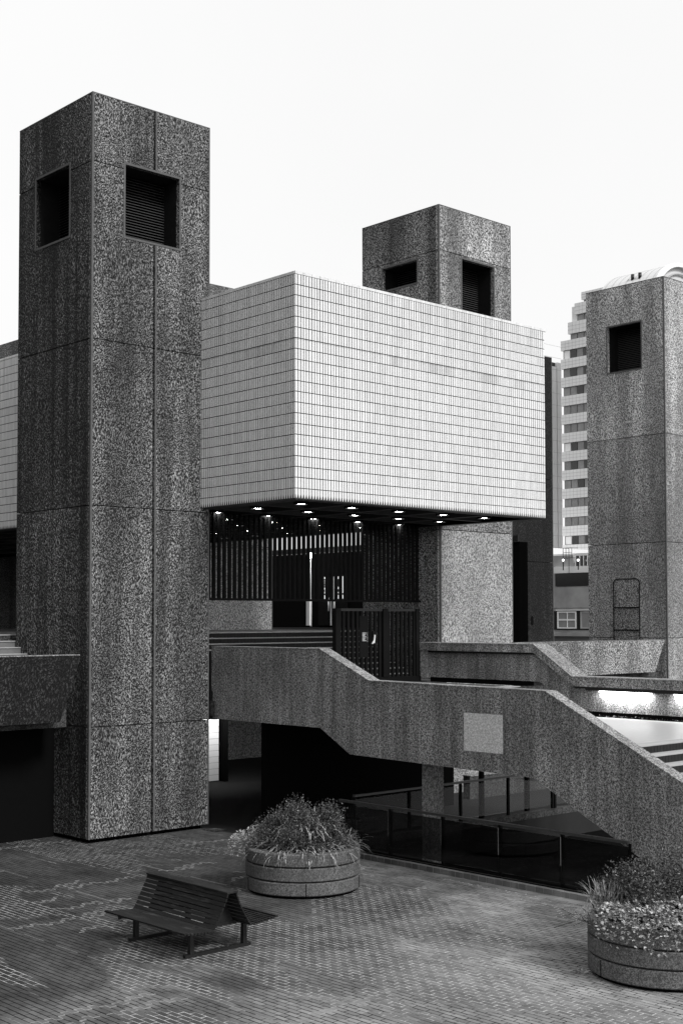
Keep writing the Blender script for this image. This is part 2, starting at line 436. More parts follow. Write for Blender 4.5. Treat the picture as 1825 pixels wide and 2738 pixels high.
# podium slabs
def slab(x0, x1, y0, y1, ztop, th, mat='soffit', name='podium_slab'):
    o = MB().box(x0, x1, y0, y1, ztop-th, ztop).build(name, M[mat]); tag(o, kind='structure'); return o
slab(19.62, 26.1, 14.2, 20.6, 2.65, .5, 'deckbrick', 'lower_landing')
slab(19.62, 26.1, 21.55, 25.45, 3.30, .55, 'agg_dark', 'upper_landing')
slab(-20, 15.6, 26.0, 29.0, 3.30, .7, 'agg_dark')
slab(19.3, 27.6, 25.46, 29.19, 3.30, .7, 'agg_dark')
slab(31.1, 39.1, 26.1, 60, 3.30, .7, 'agg_dark')
slab(39.1, 90, 29.5, 60, 3.30, .7, 'agg_dark')
slab(-20, 31.05, 29.2, 90, 4.65, 1.6, 'agg_dark')
# flight between the two landings, flight from the landing up to the hall, and the flight down to the court
M['stepj'] = plain('step_joint', .16, .8, .3, .3)
def flight(name, x0, x1, ytop, ztop, n, rise, going, tilew=.105, parts=0, base_th=.35, xvis=None):
    st = MB()
    for k in range(n):
        zt = ztop-rise*k - (0 if k else 0)
        st.box(x0, x1, ytop-going*(k+1) if k < n else 0, ytop-going*k, zt-rise-base_th, zt-rise)
    o = tag(st.build(name, M['stepj']), kind='structure')
    tr = MB(); rest = MB()
    cnt = 0
    for k in range(n):
        zt = ztop-rise*k; yf = ytop-going*k
        x = x0 if xvis is None else xvis[0]
        xe = x1 if xvis is None else xvis[1]
        me = None
        while x < xe:
            if cnt < parts:
                if me is None: me = MB().box(0, tilew-.008, -.012, .03, -rise+.004, -.026).mesh('riser_brick', M['riser'])
                inst('riser_brick', me, (x, yf-.001, zt), o); cnt += 1
            else:
                rest.box(x, x+tilew-.008, yf-.013, yf+.03, zt-rise+.004, zt-.026)
            x += tilew
        
    # nosings, each its own piece
    for k in range(n):
        zt = ztop-rise*k; yf = ytop-going*k
        MB().box(x0, x1, yf-.022, yf+.30, zt-.018, zt+.004).build('step_nosing', M['tread'], o)
    if rest.v: tag(rest.build('riser_tiles', M['riser'], o, False), kind='stuff')
    return o
flight('hall_steps', 15.0, 27.5, 29.2, 4.65, 9, .15, .3, .12, 300, .3, (19.3, 27.5))
flight('hall_steps', -10, 14.99, 29.2, 4.65, 9, .15, .3, .25, 0, .3)
flight('landing_steps', 19.62, 26.1, 21.55, 3.30, 4, .1625, .28, .105, 0, .5)
flight('court_steps', 19.62, 26.1, 14.2, 2.65, 17, .156, .31, .105, 248, .5)

# ------------------------------------------------------------------ stair parapet (the big beam)
beam = empty('stair_parapet', (19.3, 18, 2.1), 'long cranked speckled concrete stair parapet sweeping down to the right over the court', 'parapet')
XB, TB = 19.3, .30
top = [(25.5,4.35),(21.6,4.35),(20.02,3.70),(15.33,3.66),(9.1,.90)]
bot = [(9.1,-.95),(9.1,-1.2),(15.62,2.05),(20.62,2.12),(21.57,2.63),(25.5,2.63)]
# profile in (y,z); bottom end clipped at the ground
prof = [(25.5,4.35),(21.6,4.35),(20.02,3.70),(15.33,3.66),(9.75,.90),(9.75,.0),(11.55,.0),(15.62,2.05),(20.62,2.12),(21.57,2.63),(25.5,2.63)]
MB().prism(prof, 'x', XB, XB+TB).build('parapet_wall', M['agg'], beam)
def strip(pts, x0, x1, th):
    s = MB()
    for (y0, z0), (y1, z1) in zip(pts, pts[1:]):
        s.poly([(x0,y0,z0+th),(x1,y0,z0+th),(x1,y1,z1+th),(x0,y1,z1+th)])
        s.poly([(x0,y0,z0),(x0,y1,z1),(x0,y1,z1+th),(x0,y0,z0+th)]); s.poly([(x1,y0,z0),(x1,y1,z1),(x1,y1,z1+th),(x1,y0,z0+th)])
    return s
strip([(25.5,4.351),(21.6,4.351),(20.02,3.701),(15.33,3.661),(9.75,.901)], XB-.006, XB+TB+.006, .02).build('coping', M['agg_top'], beam)
MB().box(XB-.003, XB-.0002, 16.36, 17.35, 2.44, 3.18).build('cleaned_patch', M['agg_pale'], beam)
MB().box(XB-.02, XB+.2, 25.51, 25.60, 2.9, 4.25).build('joint_strip', M['steel'], beam)
MB().box(XB-.05, XB+.1, 25.30, 25.50, 2.70, 3.05).build('bracket', M['agg_dark'], beam)
# under-deck concrete column
colm = MB().box(20.0, 20.38, 18.90, 19.16, -3.5, 2.14).build('square_column', M['agg_lit'])
tag(colm, 'square speckled concrete column under the stair parapet, behind the glass railing', 'column')

# ------------------------------------------------------------------ capped parapet on the far side of the stair
cap = empty('capped_parapet', (26.2, 20, 2.6), 'cranked concrete parapet with a wide overhanging cap and strip lights beneath it', 'parapet')
XC = 26.2
def cranked(pts_top, dz_bot, x0, x1):
    n = len(pts_top)
    pr = list(pts_top) + [(y, z-d) for (y, z), d in zip(reversed(pts_top), reversed(dz_bot))]
    return MB().prism(pr, 'x', x0, x1)
tp = [(25.2,4.36),(21.15,4.36),(19.95,3.58),(5,3.58)]
cranked(tp, [.20,.20,.22,.22], XC-.05, XC+.55).build('cap', M['agg'], cap)
strip([(25.21,4.361),(21.15,4.361),(19.95,3.581),(5,3.581)], XC-.06, XC+.56, .02).build('coping', M['agg_top'], cap)
cranked([(24.9,4.158),(21.1,4.158),(19.92,3.358),(5,3.358)], [.73,.73,.60,.60], XC+.12, XC+.45).build('parapet_wall', M['agg'], cap)
MB().prism([(25.2,4.16),(24.9,4.16),(24.9,3.40),(25.12,3.40)], 'x', XC+.0, XC+.5).build('end_pier', M['agg_lit'], cap)
MB().box(XC+.02, XC+.118, 5, 19.6, 3.27, 3.355).build('light_trough', M['steel'], cap)
cranked([(24.88,4.157),(21.1,4.157),(19.92,3.357),(19.6,3.357)], [.05,.05,.05,.05], XC+.03, XC+.118).build('handrail_channel', M['steel'], cap)
for (ya, yb) in ((19.2, 17.75), (17.1, 15.6), (15.1, 13.6), (13.1, 11.6), (11.1, 9.6)):
    MB().box(XC+.03, XC+.11, yb, ya, 3.235, 3.268).build('strip_light', M['tube'], cap)
    ld = bpy.data.lights.new('strip_lamp', 'AREA'); ld.shape = 'RECTANGLE'; ld.size = abs(ya-yb); ld.size_y = .07; ld.energy = 30
    lo = bpy.data.objects.new('strip_lamp', ld); col.objects.link(lo); lo.location = (XC+.03, (ya+yb)/2, 3.225)
    zl = Vector((-.55, 0, .83)).normalized(); xl = Vector((0, 1, 0)); yl = zl.cross(xl)
    lo.rotation_euler = Matrix((xl, yl, zl)).transposed().to_euler()
    lo.parent = cap; lo.matrix_parent_inverse = parent_inv(cap)
MB().box(XC+.14, XC+.4, 5, 19.9, 2.60, 2.757).build('base_kerb', M['black'], cap)
MB().box(XC+.14, XC+.4, 21.5, 24.9, 3.30, 3.427).build('base_kerb', M['black'], cap)
litter = MB()
for k in range(220):
    y = R.uniform(12.5, 19.3); x = XC+.13-abs(R.gauss(0, .08)); a = R.uniform(0, 6.28); s = R.uniform(.01, .04); z = 2.655+R.uniform(0,.02)
    litter.poly([(x, y, z), (x+s*math.cos(a), y+s*math.sin(a), z+R.uniform(0,.03)), (x+.6*s*math.cos(a+1), y+.6*s*math.sin(a+1), z+.01)])
tag(litter.build('leaf_litter', M['agg_lit'], None, False), 'dry leaf litter caught along the dark kerb of the lit landing', 'leaves', kind='stuff')

# ------------------------------------------------------------------ hammered towers
def rects_minus(u0, u1, z0, z1, hole):
    if not hole: return [(u0,u1,z0,z1)]
    a, b, c, d = hole
    if d <= z0 or c >= z1 or b <= u0 or a >= u1: return [(u0,u1,z0,z1)]
    a, b, c, d = max(a,u0), min(b,u1), max(c,z0), min(d,z1)
    out = []
    if a > u0: out.append((u0,a,z0,z1))
    if b < u1: out.append((b,u1,z0,z1))
    if c > z0: out.append((a,b,z0,c))
    if d < z1: out.append((a,b,d,z1))
    return out
def tower(x0, x1, y0, y1, z0, z1, label, levels, holeF=None, holeL=None, seam=None, mF='hamB', mL='hamA', group='hammered concrete service towers', thick=.12):
    t = empty('concrete_tower', ((x0+x1)/2, (y0+y1)/2, z0), label, 'tower', group)
    G = .022
    # core: four walls and a roof
    w = .30; q = thick
    core = MB()
    for (a,b,c,d) in rects_minus(x0+q, x1-q, z0, z1-.02, holeF): core.box(a,b,y0+q,y0+q+w,c,d)
    for (a,b,c,d) in rects_minus(y0+q+w, y1-q-w, z0, z1-.02, holeL): core.box(x0+q,x0+q+w,a,b,c,d)
    core.box(x0+q, x1-q, y1-q-w, y1-q, z0, z1-.02); core.box(x1-q-w, x1-q, y0+q+w, y1-q-w, z0, z1-.02)
    core.build('core', M['dark'], t)
    MB().box(x0+q+.001, x1-q-.001, y0+q+.001, y1-q-.001, z1-.35, z1-.019).build('roof', M['arris'], t)
    lv = [z0]+list(levels)+[z1]
    for a, b in zip(lv, lv[1:]):
        zz0, zz1 = a+(G/2 if a != z0 else 0), b-(G/2 if b != z1 else 0)
        # front (faces -Y)
        segs = [(x0+.0, x1)] if seam is None else [(x0, seam-.028), (seam+.028, x1)]
        for (u0, u1) in segs:
            p = MB()
            for (c,d,e,f) in rects_minus(u0, u1, zz0, zz1, holeF): p.box(c,d,y0,y0+q,e,f)
            p.build('concrete_panel', M['hamC' if mF == 'hamP' and a > 7 else mF], t, False)
        p = MB()
        for (c,d,e,f) in rects_minus(y0+q, y1, zz0, zz1, holeL): p.box(x0,x0+q,c,d,e,f)
        p.build('concrete_panel', M[mL], t, False)
        p = MB().box(x1-q, x1, y0+q, y1, zz0, zz1); p.build('concrete_panel', M[mL], t, False)
        p = MB().box(x0+q, x1-q, y1-q, y1, zz0, zz1); p.build('concrete_panel', M[mL], t, False)
    # smooth arris at the near corner and cap edge
    ar = MB()
    ar.box(x0-.004, x0+.045, y0-.004, y0+.045, z0+.001, z1+.003)
    ar.box(x1-.03, x1+.003, y0-.003, y0+.03, z0+.001, z1+.003)
    ar.box(x0+.046, x1-.031, y0-.003, y0+.03, z1-.02, z1+.003)
    ar.box(x0-.003, x0+.03, y0+.046, y1, z1-.02, z1+.003)
    ar.build('arris', M['arris'], t)
    if seam:
        MB().box(seam+.03, seam+.075, y0-.012, y0-.0005, z0+.02, (holeF[2] if holeF else z1)-.04).build('seam_cover', M['arris'], t)
        if holeF: MB().box(seam+.03, seam+.075, y0-.012, y0-.0005, holeF[3]+.04, z1-.01).build('seam_cover', M['arris'], t)
    def opening(face, hole):
        a, b, c, d = hole; f = MB(); e = .05
        def bx(u0,u1,w0,w1,z_0,z_1):
            if face == 'F': return (u0,u1,y0+w0,y0+w1,z_0,z_1)
            return (x0+w0,x0+w1,u0,u1,z_0,z_1)
        fr = MB()
        for (u0,u1,zz0,zz1) in ((a-e,a,c-e,d+e),(b,b+e,c-e,d+e),(a,b,c-e,c),(a,b,d,d+e)): fr.box(*bx(u0,u1,-.012,-.0005,zz0,zz1))
        fo = fr.build('opening_frame', M['arris'], t)
        # deep reveals lining the opening
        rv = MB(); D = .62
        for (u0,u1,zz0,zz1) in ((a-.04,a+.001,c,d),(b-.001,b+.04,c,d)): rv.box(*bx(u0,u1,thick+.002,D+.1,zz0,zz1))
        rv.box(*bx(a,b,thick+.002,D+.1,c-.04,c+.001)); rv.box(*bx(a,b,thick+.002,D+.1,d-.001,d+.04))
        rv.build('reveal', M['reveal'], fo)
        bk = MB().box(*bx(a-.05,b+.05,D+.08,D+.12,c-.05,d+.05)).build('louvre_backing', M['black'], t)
        n = int((d-c)/.066); 
        me = None
        for k in range(n):
            z = c+.03+k*(d-c-.03)/n
            s = MB()
            if face == 'F': s.prism([(y0+D, z), (y0+D+.075, z+.045), (y0+D+.075, z+.053), (y0+D, z+.008)], 'x', a, b)
            else: s.prism([(x0+D, z), (x0+D+.075, z+.045), (x0+D+.075, z+.053), (x0+D, z+.008)], 'y', a, b)
            s.build('louvre_slat', M['slat'], t)
    if holeF: opening('F', holeF)
    if holeL: opening('L', holeL)
    return t
M['reveal'] = plain('dark_reveal', .012, .9, .1, .5, 6)  # linings of the openings in a very dark tone
M['slat'] = plain('louvre_metal', .05, .6, .3, .2)
T1 = tower(15.89, 19.22, 25.51, 28.84, .10, 17.07, 'tallest-looking foreground concrete tower at left with a split front and square louvred openings',
      [2.60, 7.60, 11.40, 15.48], (16.78,18.31,13.9,15.59), (26.49,28.01,13.95,15.63), 17.59, 'hamB', 'hamA')
MB().box(16.0, 19.1, 25.66, 28.7, -.02, .099).build('plinth', M['black'], T1)
T2 = tower(27.70, 30.91, 25.77, 28.99, 0, 17.08, 'concrete tower rising behind the tiled building, its roofline half hiding the louvred openings',
      [3.2, 7.6, 11.4, 15.75], (28.68,30.11,14.0,15.65), (26.66,28.10,14.95,15.62), None, 'hamP', 'hamB')  # left face in darker grey, its shade put into the colour
T5 = tower(39.24, 42.57, 25.81, 29.14, 0, 17.03, 'concrete tower at the right edge with a square opening above a round-cornered hatch outline',
      [4.35, 7.7, 11.5], None, (26.77,28.20,13.93,15.59), None, 'hamT', 'hamT')
T4 = tower(44.50, 47.86, 37.50, 40.80, 0, 17.05, 'distant dark concrete tower seen between two nearer towers, with a dark doorway at its foot',
      [7.6, 11.4], None, None, None, 'hamD', 'hamD')
T6 = tower(27.80, 31.10, 37.40, 40.70, 0, 17.05, 'concrete tower behind the fin screen, only its tip showing above the tiled roof',
      [7.6, 11.4], None, None, None, 'hamP', 'hamB')  # pale lower front stands in for the light of the ceiling lamps
T7 = tower(27.80, 31.10, 49.20, 52.50, 4.65, 17.05, 'small tip of a far concrete tower above the tiled wall at the left edge',
      [11.4], None, None, None, 'hamB', 'hamB')
# round-cornered hatch outline on the right tower's left face
def rr(u0, u1, z0, z1, r, n=6, bottom=False):
    pts = [(u0, z0)]
    for k in range(n+1): a = math.pi - k*math.pi/2/n; pts.append((u0+r+r*math.cos(a), z1-r+r*math.sin(a)))
    for k in range(n+1): a = math.pi/2 - k*math.pi/2/n; pts.append((u1-r+r*math.cos(a), z1-r+r*math.sin(a)))
    pts.append((u1, z0)); return pts
MB().prism(rr(26.95, 28.01, 3.4, 6.42, .15), 'x', 39.226, 39.2385).build('hatch_panel', M['hamC'], T5)
hp = MB()
hp.tube([(39.22, u, z) for u, z in rr(26.93, 28.03, 3.4, 6.44, .16)], .017)
hp.build('hatch_outline', M['dark'], T5)
for z in (5.42, 4.62): MB().box(39.205, 39.225, 26.96, 28.0, z-.02, z+.02).build('hatch_bar', M['dark'], T5)
MB().prism(rr(44.65, 45.96, 3.3, 6.55, .28), 'y', 37.48, 37.499).build('doorway', M['black'], T4)
MB().prism([(46.3+.09*math.cos(a*.6283), 4.95+.22*math.sin(a*.6283)) for a in range(10)], 'y', 37.485, 37.499).build('vent_opening', M['black'], T4)

# ------------------------------------------------------------------ low hammered parapet walls between the towers
w1 = MB().prism([(31.0,4.28),(38.98,4.28),(38.38,3.2),(31.0,3.2)], 'y', 25.75, 26.05).build('terrace_wall', M['hamC'])
tag(w1, 'low rough concrete terrace wall with a slanted end beside the right tower', 'wall')
o = MB().box(31.0, 38.9, 25.745, 26.055, 4.281, 4.30).build('coping', M['agg_top'], w1)
o = MB().box(31.0, 39.2, 26.06, 26.3, 3.2, 3.9).build('shade_gap_strip', M['agg_dark'], w1)  # dark strip standing in for shade in the gap by the tower
w2 = MB().prism([(-6,4.19),(15.74,4.22),(15.30,3.0),(15.2,2.75),(-6,2.75)], 'y', 25.6, 25.9).build('terrace_wall', M['hamD'])
tag(w2, 'rough concrete terrace wall, coloured dark for shade, running off left from the near tower', 'wall')
MB().box(-6, 15.7, 25.595, 25.905, 4.215, 4.235).build('coping', M['agg_top'], w2)
MB().prism([(15.50,3.85),(15.56,3.85),(15.44,3.2),(15.41,3.1)], 'y', 26.0, 26.03).build('light_gap_strip', M['white'], w2)  # white strip put in for the bright gap beside the tower

# ------------------------------------------------------------------ white tiled building
bx0, bx1, by0, by1, bz0, bz1 = 18.97, 27.80, 22.02, 62.0, 7.69, 12.74
tb = empty('tiled_building', ((bx0+bx1)/2, 30, bz0), 'white tiled box of a building overhanging the stair between the concrete towers', 'building')
e = .007
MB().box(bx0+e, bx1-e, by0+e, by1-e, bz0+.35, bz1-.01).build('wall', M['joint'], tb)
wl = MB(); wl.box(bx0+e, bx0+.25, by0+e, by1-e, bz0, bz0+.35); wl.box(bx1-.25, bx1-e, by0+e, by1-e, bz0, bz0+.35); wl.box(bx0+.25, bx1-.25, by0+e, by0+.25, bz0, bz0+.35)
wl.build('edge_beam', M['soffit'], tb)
P, H_ = .0825, .2405
ncx = int(round((bx1-bx0)/P)); px_ = (bx1-bx0)/ncx
NR = 21
tg = .0190; tgh = .0165
def tile_geom(mb, face, i, r, mesh_local=False):
    z1_ = bz1 - r*H_ - tgh/2; z0_ = bz1 - (r+1)*H_ + tgh/2
    last = r == NR-1
    tap = .022 if last else 0
    pw = px_ if face == 'F' else P
    u0, u1 = i*pw+tg/2, (i+1)*pw-tg/2
    th0, th1 = 0, .03
    if face == 'F':
        A = lambda u, w, z: (bx0+u, by0+w, z)
    else:
        A = lambda u, w, z: (bx0+w, by0+u, z)
    if last:
        zm = z0_+.10
        pr = [(u0, z1_), (u1, z1_), (u1, zm), (u1-tap*.55, z0_+.05), (u1-tap, z0_+.012), (u0+tap, z0_+.012), (u0+tap*.55, z0_+.05), (u0, zm)]
    else:
        c = .004
        pr = [(u0, z1_), (u1, z1_), (u1, z0_), (u0, z0_)]
    n = len(mb.v); k = len(pr)
    cx = (u0+u1)/2; cz = (z0_+z1_)/2
    mb.v += [A(u + (.003 if u < cx else -.003), 0, z + (.003 if z < cz else -.003)) for u, z in pr]
    mb.v += [A(u, .003, z) for u, z in pr]
    mb.v += [A(u, .03, z) for u, z in pr]
    mb.f.append(tuple(n+q for q in range(k))); mb.s.append(False)
    for ring in (0, 1):
        for q in range(k):
            q2 = (q+1) % k
            mb.f.append((n+ring*k+q, n+ring*k+q2, n+(ring+1)*k+q2, n+(ring+1)*k+q)); mb.s.append(False)
# 294 tiles nearest the corner as single tiles (they share one mesh), the rest joined
proto = MB(); tile_geom(proto, 'F', 0, 0)
zb = bz1
pm = MB(); pm.v = [(x-bx0, y-by0, z-bz1) for x, y, z in proto.v]; pm.f = proto.f; pm.s = proto.s
pme = pm.mesh('tile', M['tile'])
rest = MB()
for r in range(NR):
    for i in range(ncx):
        if i < 15 and r < 20: inst('tile', pme, (bx0+i*px_, by0+R.uniform(-.001,.001), bz1-r*H_), tb)
        else: tile_geom(rest, 'F', i, r)
nly = int(17.0/P)
for r in range(NR):
    for i in range(nly): tile_geom(rest, 'L', i, r)
tag(rest.build('wall_tiles', M['tile'], tb, False), kind='stuff')
# corner fill and coping tiles (three tile widths each)
cpm = MB().box(0, .2475-.008, -.004, .05, 0, .062).mesh('coping_tile', M['tile'])
for k in range(36):
    w_ = .2475
    if k*w_ > bx1-bx0-.05: break
    inst('coping_tile', cpm, (bx0+k*w_, by0, bz1+.002), tb)
cpl = MB().box(-.004, .05, 0, .2475-.008, 0, .062).mesh('coping_tile', M['tile'])
for k in range(60): inst('coping_tile', cpl, (bx0, by0+.056+k*.2475, bz1+.002), tb)
MB().box(bx0+.06, bx1, by0+.06, by1, bz1-.009, bz1+.03).build('roof', M['arris'], tb)
# coffered soffit: ribs on the 1.62 m grid, lamp at each coffer
rib = MB(); gx = [19.47+1.63*k for k in range(6)]
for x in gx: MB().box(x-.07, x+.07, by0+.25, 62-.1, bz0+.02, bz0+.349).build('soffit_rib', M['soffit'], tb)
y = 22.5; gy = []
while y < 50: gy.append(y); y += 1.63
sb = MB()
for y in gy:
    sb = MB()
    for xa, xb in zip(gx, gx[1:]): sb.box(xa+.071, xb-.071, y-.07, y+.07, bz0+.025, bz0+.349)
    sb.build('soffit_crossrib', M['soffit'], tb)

lm = MB().lathe([(0, 0), (.11, 0), (.11, .03), (0, .03)], (0,0,0), 16, closed=True).mesh('downlight', M['lamp'])
lh = MB().lathe([(.15, -.02), (.19, -.02), (.19, .28), (.15, .28)], (0,0,0), 16).mesh('lamp_housing', M['dark'])
for a in range(5):
    for b_ in range(8):
        x, y = 20.28+1.63*a, 23.32+1.63*b_
        d = inst('downlight', lm, (x, y, bz0+.045), tb)
        inst('lamp_housing', lh, (x, y, bz0+.05), d)

# ------------------------------------------------------------------ fin screen between the towers, transom, glass
scr = empty('fin_screen', (23.4, 26.6, 5.53), 'screen of black vertical metal fins hanging between two towers under the tiled building', 'screen')
fm = MB().box(-.036, .036, -.04, .04, 0, 2.17).mesh('fin', M['dark'])
x = 19.35; k = 0
while x < 27.6:
    inst('fin', fm, (x, 26.6, 5.56), scr); x += .168
MB().box(19.23, 27.69, 26.55, 26.65, 5.50, 5.56).build('transom', M['dark'], scr)



# gate of black bars at the head of the stair
gt = empty('security_gate', (24.7, 25.2, 3.3), 'tall black barred metal gate with a small notice, beside the capped parapet', 'gate')
gz0, gz1 = 3.52, 5.30
MB().box(23.08, 26.22, 25.14, 25.26, 3.31, 3.46).build('kick_plate', M['dark'], gt)
for xx in (23.13, 24.86, 26.1): MB().box(xx-(.09 if xx < 24.9 else .07), xx+(.09 if xx < 24.9 else .07), 25.13, 25.27, 3.461, gz1).build('post', M['dark'], gt)
MB().box(23.225, 24.765, 25.16, 25.24, gz1-.07, gz1).build('top_rail', M['steel'], gt)
MB().box(24.955, 26.02, 25.16, 25.24, gz1-.07, gz1).build('top_rail', M['steel'], gt)
x = 23.36
while x < 26.0:
    if not 24.7 < x < 25.0: MB().box(x-.04, x+.04, 25.17, 25.23, 3.462, gz1-.071).build('bar', M['dark'], gt)
    x += .165
MB().box(23.9, 24.22, 25.145, 25.168, 4.0, 5.1).build('lock_panel', M['dark'], gt)
nt = MB().box(23.97, 24.19, 25.135, 25.144, 4.40, 4.68).build('notice', M['dark'], gt)
ln = MB()
for q in range(7): ln.box(23.985, 24.12-.02*(q % 3), 25.1325, 25.1348, 4.645-q*.034, 4.656-q*.034)
for q in range(7): ln.box(24.163, 24.176, 25.1325, 25.1348, 4.64-q*.037, 4.654-q*.037)
ln.build('notice_text', M['paper'], nt)
MB().bar((24.42, 25.11, 4.60), (24.39, 25.11, 4.38), .03).bar((24.40, 25.11, 4.46), (24.32, 25.1, 4.36), .025).build('handle', M['white'], gt)
MB().box(24.36, 24.46, 25.13, 25.16, 4.35, 4.70).build('lock_plate', M['dark'], gt)

# ------------------------------------------------------------------ dark hall front with doors far behind the screen
M['poster'] = emis('poster_added_glow', .7)  # added glow stands in for light falling on posters and notices
hall = empty('hall_front', (40, 50, 3.3), 'dark glazed hall front with white-edged doors and posters behind the fin screen', 'building')
MB().box(40.0, 40.5, 33.0, 95, 0, 8.05).build('wall', M['black'], hall)
MB().box(31.1, 40.0, 41.0, 95, 4.0, 4.65).build('terrace_floor', M['dark'], hall)
MB().box(39.9, 39.99, 33.0, 95, 8.06, 8.3).build('fascia', M['steel'], hall)
# white post with a globe lamp
lp = empty('lamp_post', (39.2, 44.5, 4.65), 'slim white post with a glowing globe lamp in front of the dark hall doors', 'lamp post')
MB().tube([(39.2, 44.42, 4.7), (39.2, 44.42, 7.75)], .04).build('post', M['white'], lp)
MB().box(39.05, 39.15, 44.36, 44.58, 4.75, 5.9).build('panel', M['white'], lp)
gl_ = MB()
n = len(gl_.v)
def sphere(mb, c, r, ku=12, kv=8):
    n = len(mb.v)
    for i in range(kv+1):
        a = math.pi*i/kv
        for j in range(ku): b = 2*math.pi*j/ku; mb.v.append((c[0]+r*math.sin(a)*math.cos(b), c[1]+r*math.sin(a)*math.sin(b), c[2]+r*math.cos(a)))
    for i in range(kv):
        for j in range(ku):
            j2 = (j+1) % ku; mb.f.append((n+i*ku+j, n+(i+1)*ku+j, n+(i+1)*ku+j2, n+i*ku+j2)); mb.s.append(True)
sphere(gl_, (39.2, 44.42, 7.9), .12); gl_.build('globe', M['lamp'], lp, False)
for yc, nm in ((44.3, 0), (43.3, 1)):
    dr = MB().box(39.93, 39.985, yc-.46, yc+.46, 4.75, 6.95).build('door', M['dark'], hall)
    MB().box(39.90, 39.929, yc-.46 if nm == 0 else yc+.36, yc-.40 if nm == 0 else yc+.42, 4.75, 6.95).build('door_edge', M['white'], dr)
    MB().tube([(39.88, yc-.3 if nm == 0 else yc+.3, 5.4), (39.88, yc-.3 if nm == 0 else yc+.3, 6.0)], .03).build('handle', M['white'], dr)
    ps = MB().box(39.91, 39.929, yc-.22, yc+.22, 6.2, 6.95).build('poster', M['poster'], dr)
    c = (yc, 6.66); q = MB(); ring = []
    q.prism([(c[0]+.16*math.cos(a*.3927), c[1]+.2*math.sin(a*.3927)) for a in range(16)], 'x', 39.903, 39.909)
    q.build('poster_disc', M['steel'], ps)
    q = MB()
    if nm == 0:
        q.box(39.898, 39.902, yc-.035, yc+.035, 6.62, 6.82); q.box(39.898, 39.902, yc-.035, yc+.035, 6.52, 6.58)
        q.build('poster_mark', M['paper'], ps)
    q = MB()
    for k in range(5): q.box(39.903, 39.909, yc-.17+k*.075, yc-.125+k*.075, 6.25, 6.38)
    q.build('poster_lettering', M['steel'], ps)
    MB().box(39.91, 39.929, yc-.22, yc+.22, 5.95, 6.12).build('notice', M['poster'], dr)

# undercroft: closed dark back wall, added black shade sheet, and a lit tiled pier
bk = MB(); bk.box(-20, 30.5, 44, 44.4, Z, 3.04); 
tag(bk.build('undercroft_shade_wall', M['black']), kind='structure')
uw = MB().box(-6.0, 15.885, 27.0, 27.4, Z, 2.59); tag(uw.build('undercroft_shade_wall', M['black']), kind='structure')
shade_sheet = MB().box(19.95, 26.5, 24.2, 24.4, Z, 2.74).build('undercroft_shade_wall', M['black']); tag(shade_sheet, kind='structure')  # black sheet added to stand in for the dark under the stair
pier = empty('tiled_pier', (24.5, 32.76, 0), 'lit white tiled pier glimpsed in the dark undercroft just right of the near tower', 'pier')
MB().box(24.3, 25.06, 32.76, 33.3, 0.0, 2.3).build('core', M['joint'], pier)
for k in range(12):
    for q in range(2):
        MB().box(24.3+.38*q+.004, 24.3+.38*(q+1)-.004, 32.735, 32.759, .02+k*.186, .02+(k+1)*.186-.008).build('tile', M['lit_tile'], pier)
MB().box(25.1, 25.25, 32.5, 33.3, 0.0, 2.9).build('shadow_edge', M['black'], pier)  # black strip standing in for the shade beside the pier
ld = bpy.data.lights.new('undercroft_lamp', 'AREA'); ld.size = .5; ld.size_y = .1; ld.shape = 'RECTANGLE'; ld.energy = 40
lo = bpy.data.objects.new('undercroft_lamp', ld); col.objects.link(lo); lo.location = (24.7, 31.6, 2.6)
lo.rotation_euler = (math.radians(50), 0, 0); lo.parent = pier; lo.matrix_parent_inverse = parent_inv(pier)
MB().box(24.4, 25.0, 31.4, 31.6, 2.66, 2.74).build('lamp_fitting', M['steel'], pier)

# ------------------------------------------------------------------ glass balustrades
def balustrade(pts, z0, h, label, posts, rail_r=.045, glassmat='glass_dark', off=(0,0)):
    (xa, ya), (xb, yb) = pts
    t = empty('glass_railing', ((xa+xb)/2, (ya+yb)/2, z0), label, 'railing', 'glass railings round the light well')
    MB().bar((xa, ya, z0+h), (xb, yb, z0+h), .07, .05).build('handrail', M['rail'], t)
    for k in range(posts):
        f = k/(posts-1); x = xa+(xb-xa)*f; y = ya+(yb-ya)*f
        MB().box(x-.03+off[0], x+.03+off[0], y-.03+off[1], y+.03+off[1], z0, z0+h-.026).build('post', M['dark'], t)
    for k in range(posts-1):
        f0, f1 = (k+.004)/(posts-1), (k+.996)/(posts-1)
        A = (xa+(xb-xa)*f0, ya+(yb-ya)*f0); B = (xa+(xb-xa)*f1, ya+(yb-ya)*f1)
        MB().bar((A[0], A[1], z0+h*.5), (B[0], B[1], z0+h*.5), .012, h*.84).build('glass_panel', M[glassmat], t)
    return t
balustrade([(19.255, 20.9), (19.255, 13.5)], .125, 1.0, 'long smoked glass railing with a thin handrail beside the brick court', 6, off=(.07, 0))
balustrade([(20.0, 21.25), (27.0, 21.25)], .16, .95, 'glass railing across the light well behind the square column', 5, glassmat='glass')
balustrade([(27.1, 21.25), (31.5, 21.25)], .16, .95, 'short glass railing on the sunlit kerb beyond the stair parapet', 4, glassmat='glass')
MB().box(PX0, PX1, 21.19, 21.40, Z, .15).build('well_kerb', M['agg_dark'])
tag(bpy.data.objects['well_kerb'], kind='structure')
for k, xx in enumerate((22.9, 24.6, 26.35)):
    o = MB().box(xx-.05, xx+.05, 21.5, 21.6, Z, 2.6).build('steel_post', M['dark'])
    tag(o, ['slim black steel post nearest the square column under the stair', 'middle slim black steel post under the stair', 'slim black steel post at the right end under the stair'][k], 'post', 'steel posts under the stair')
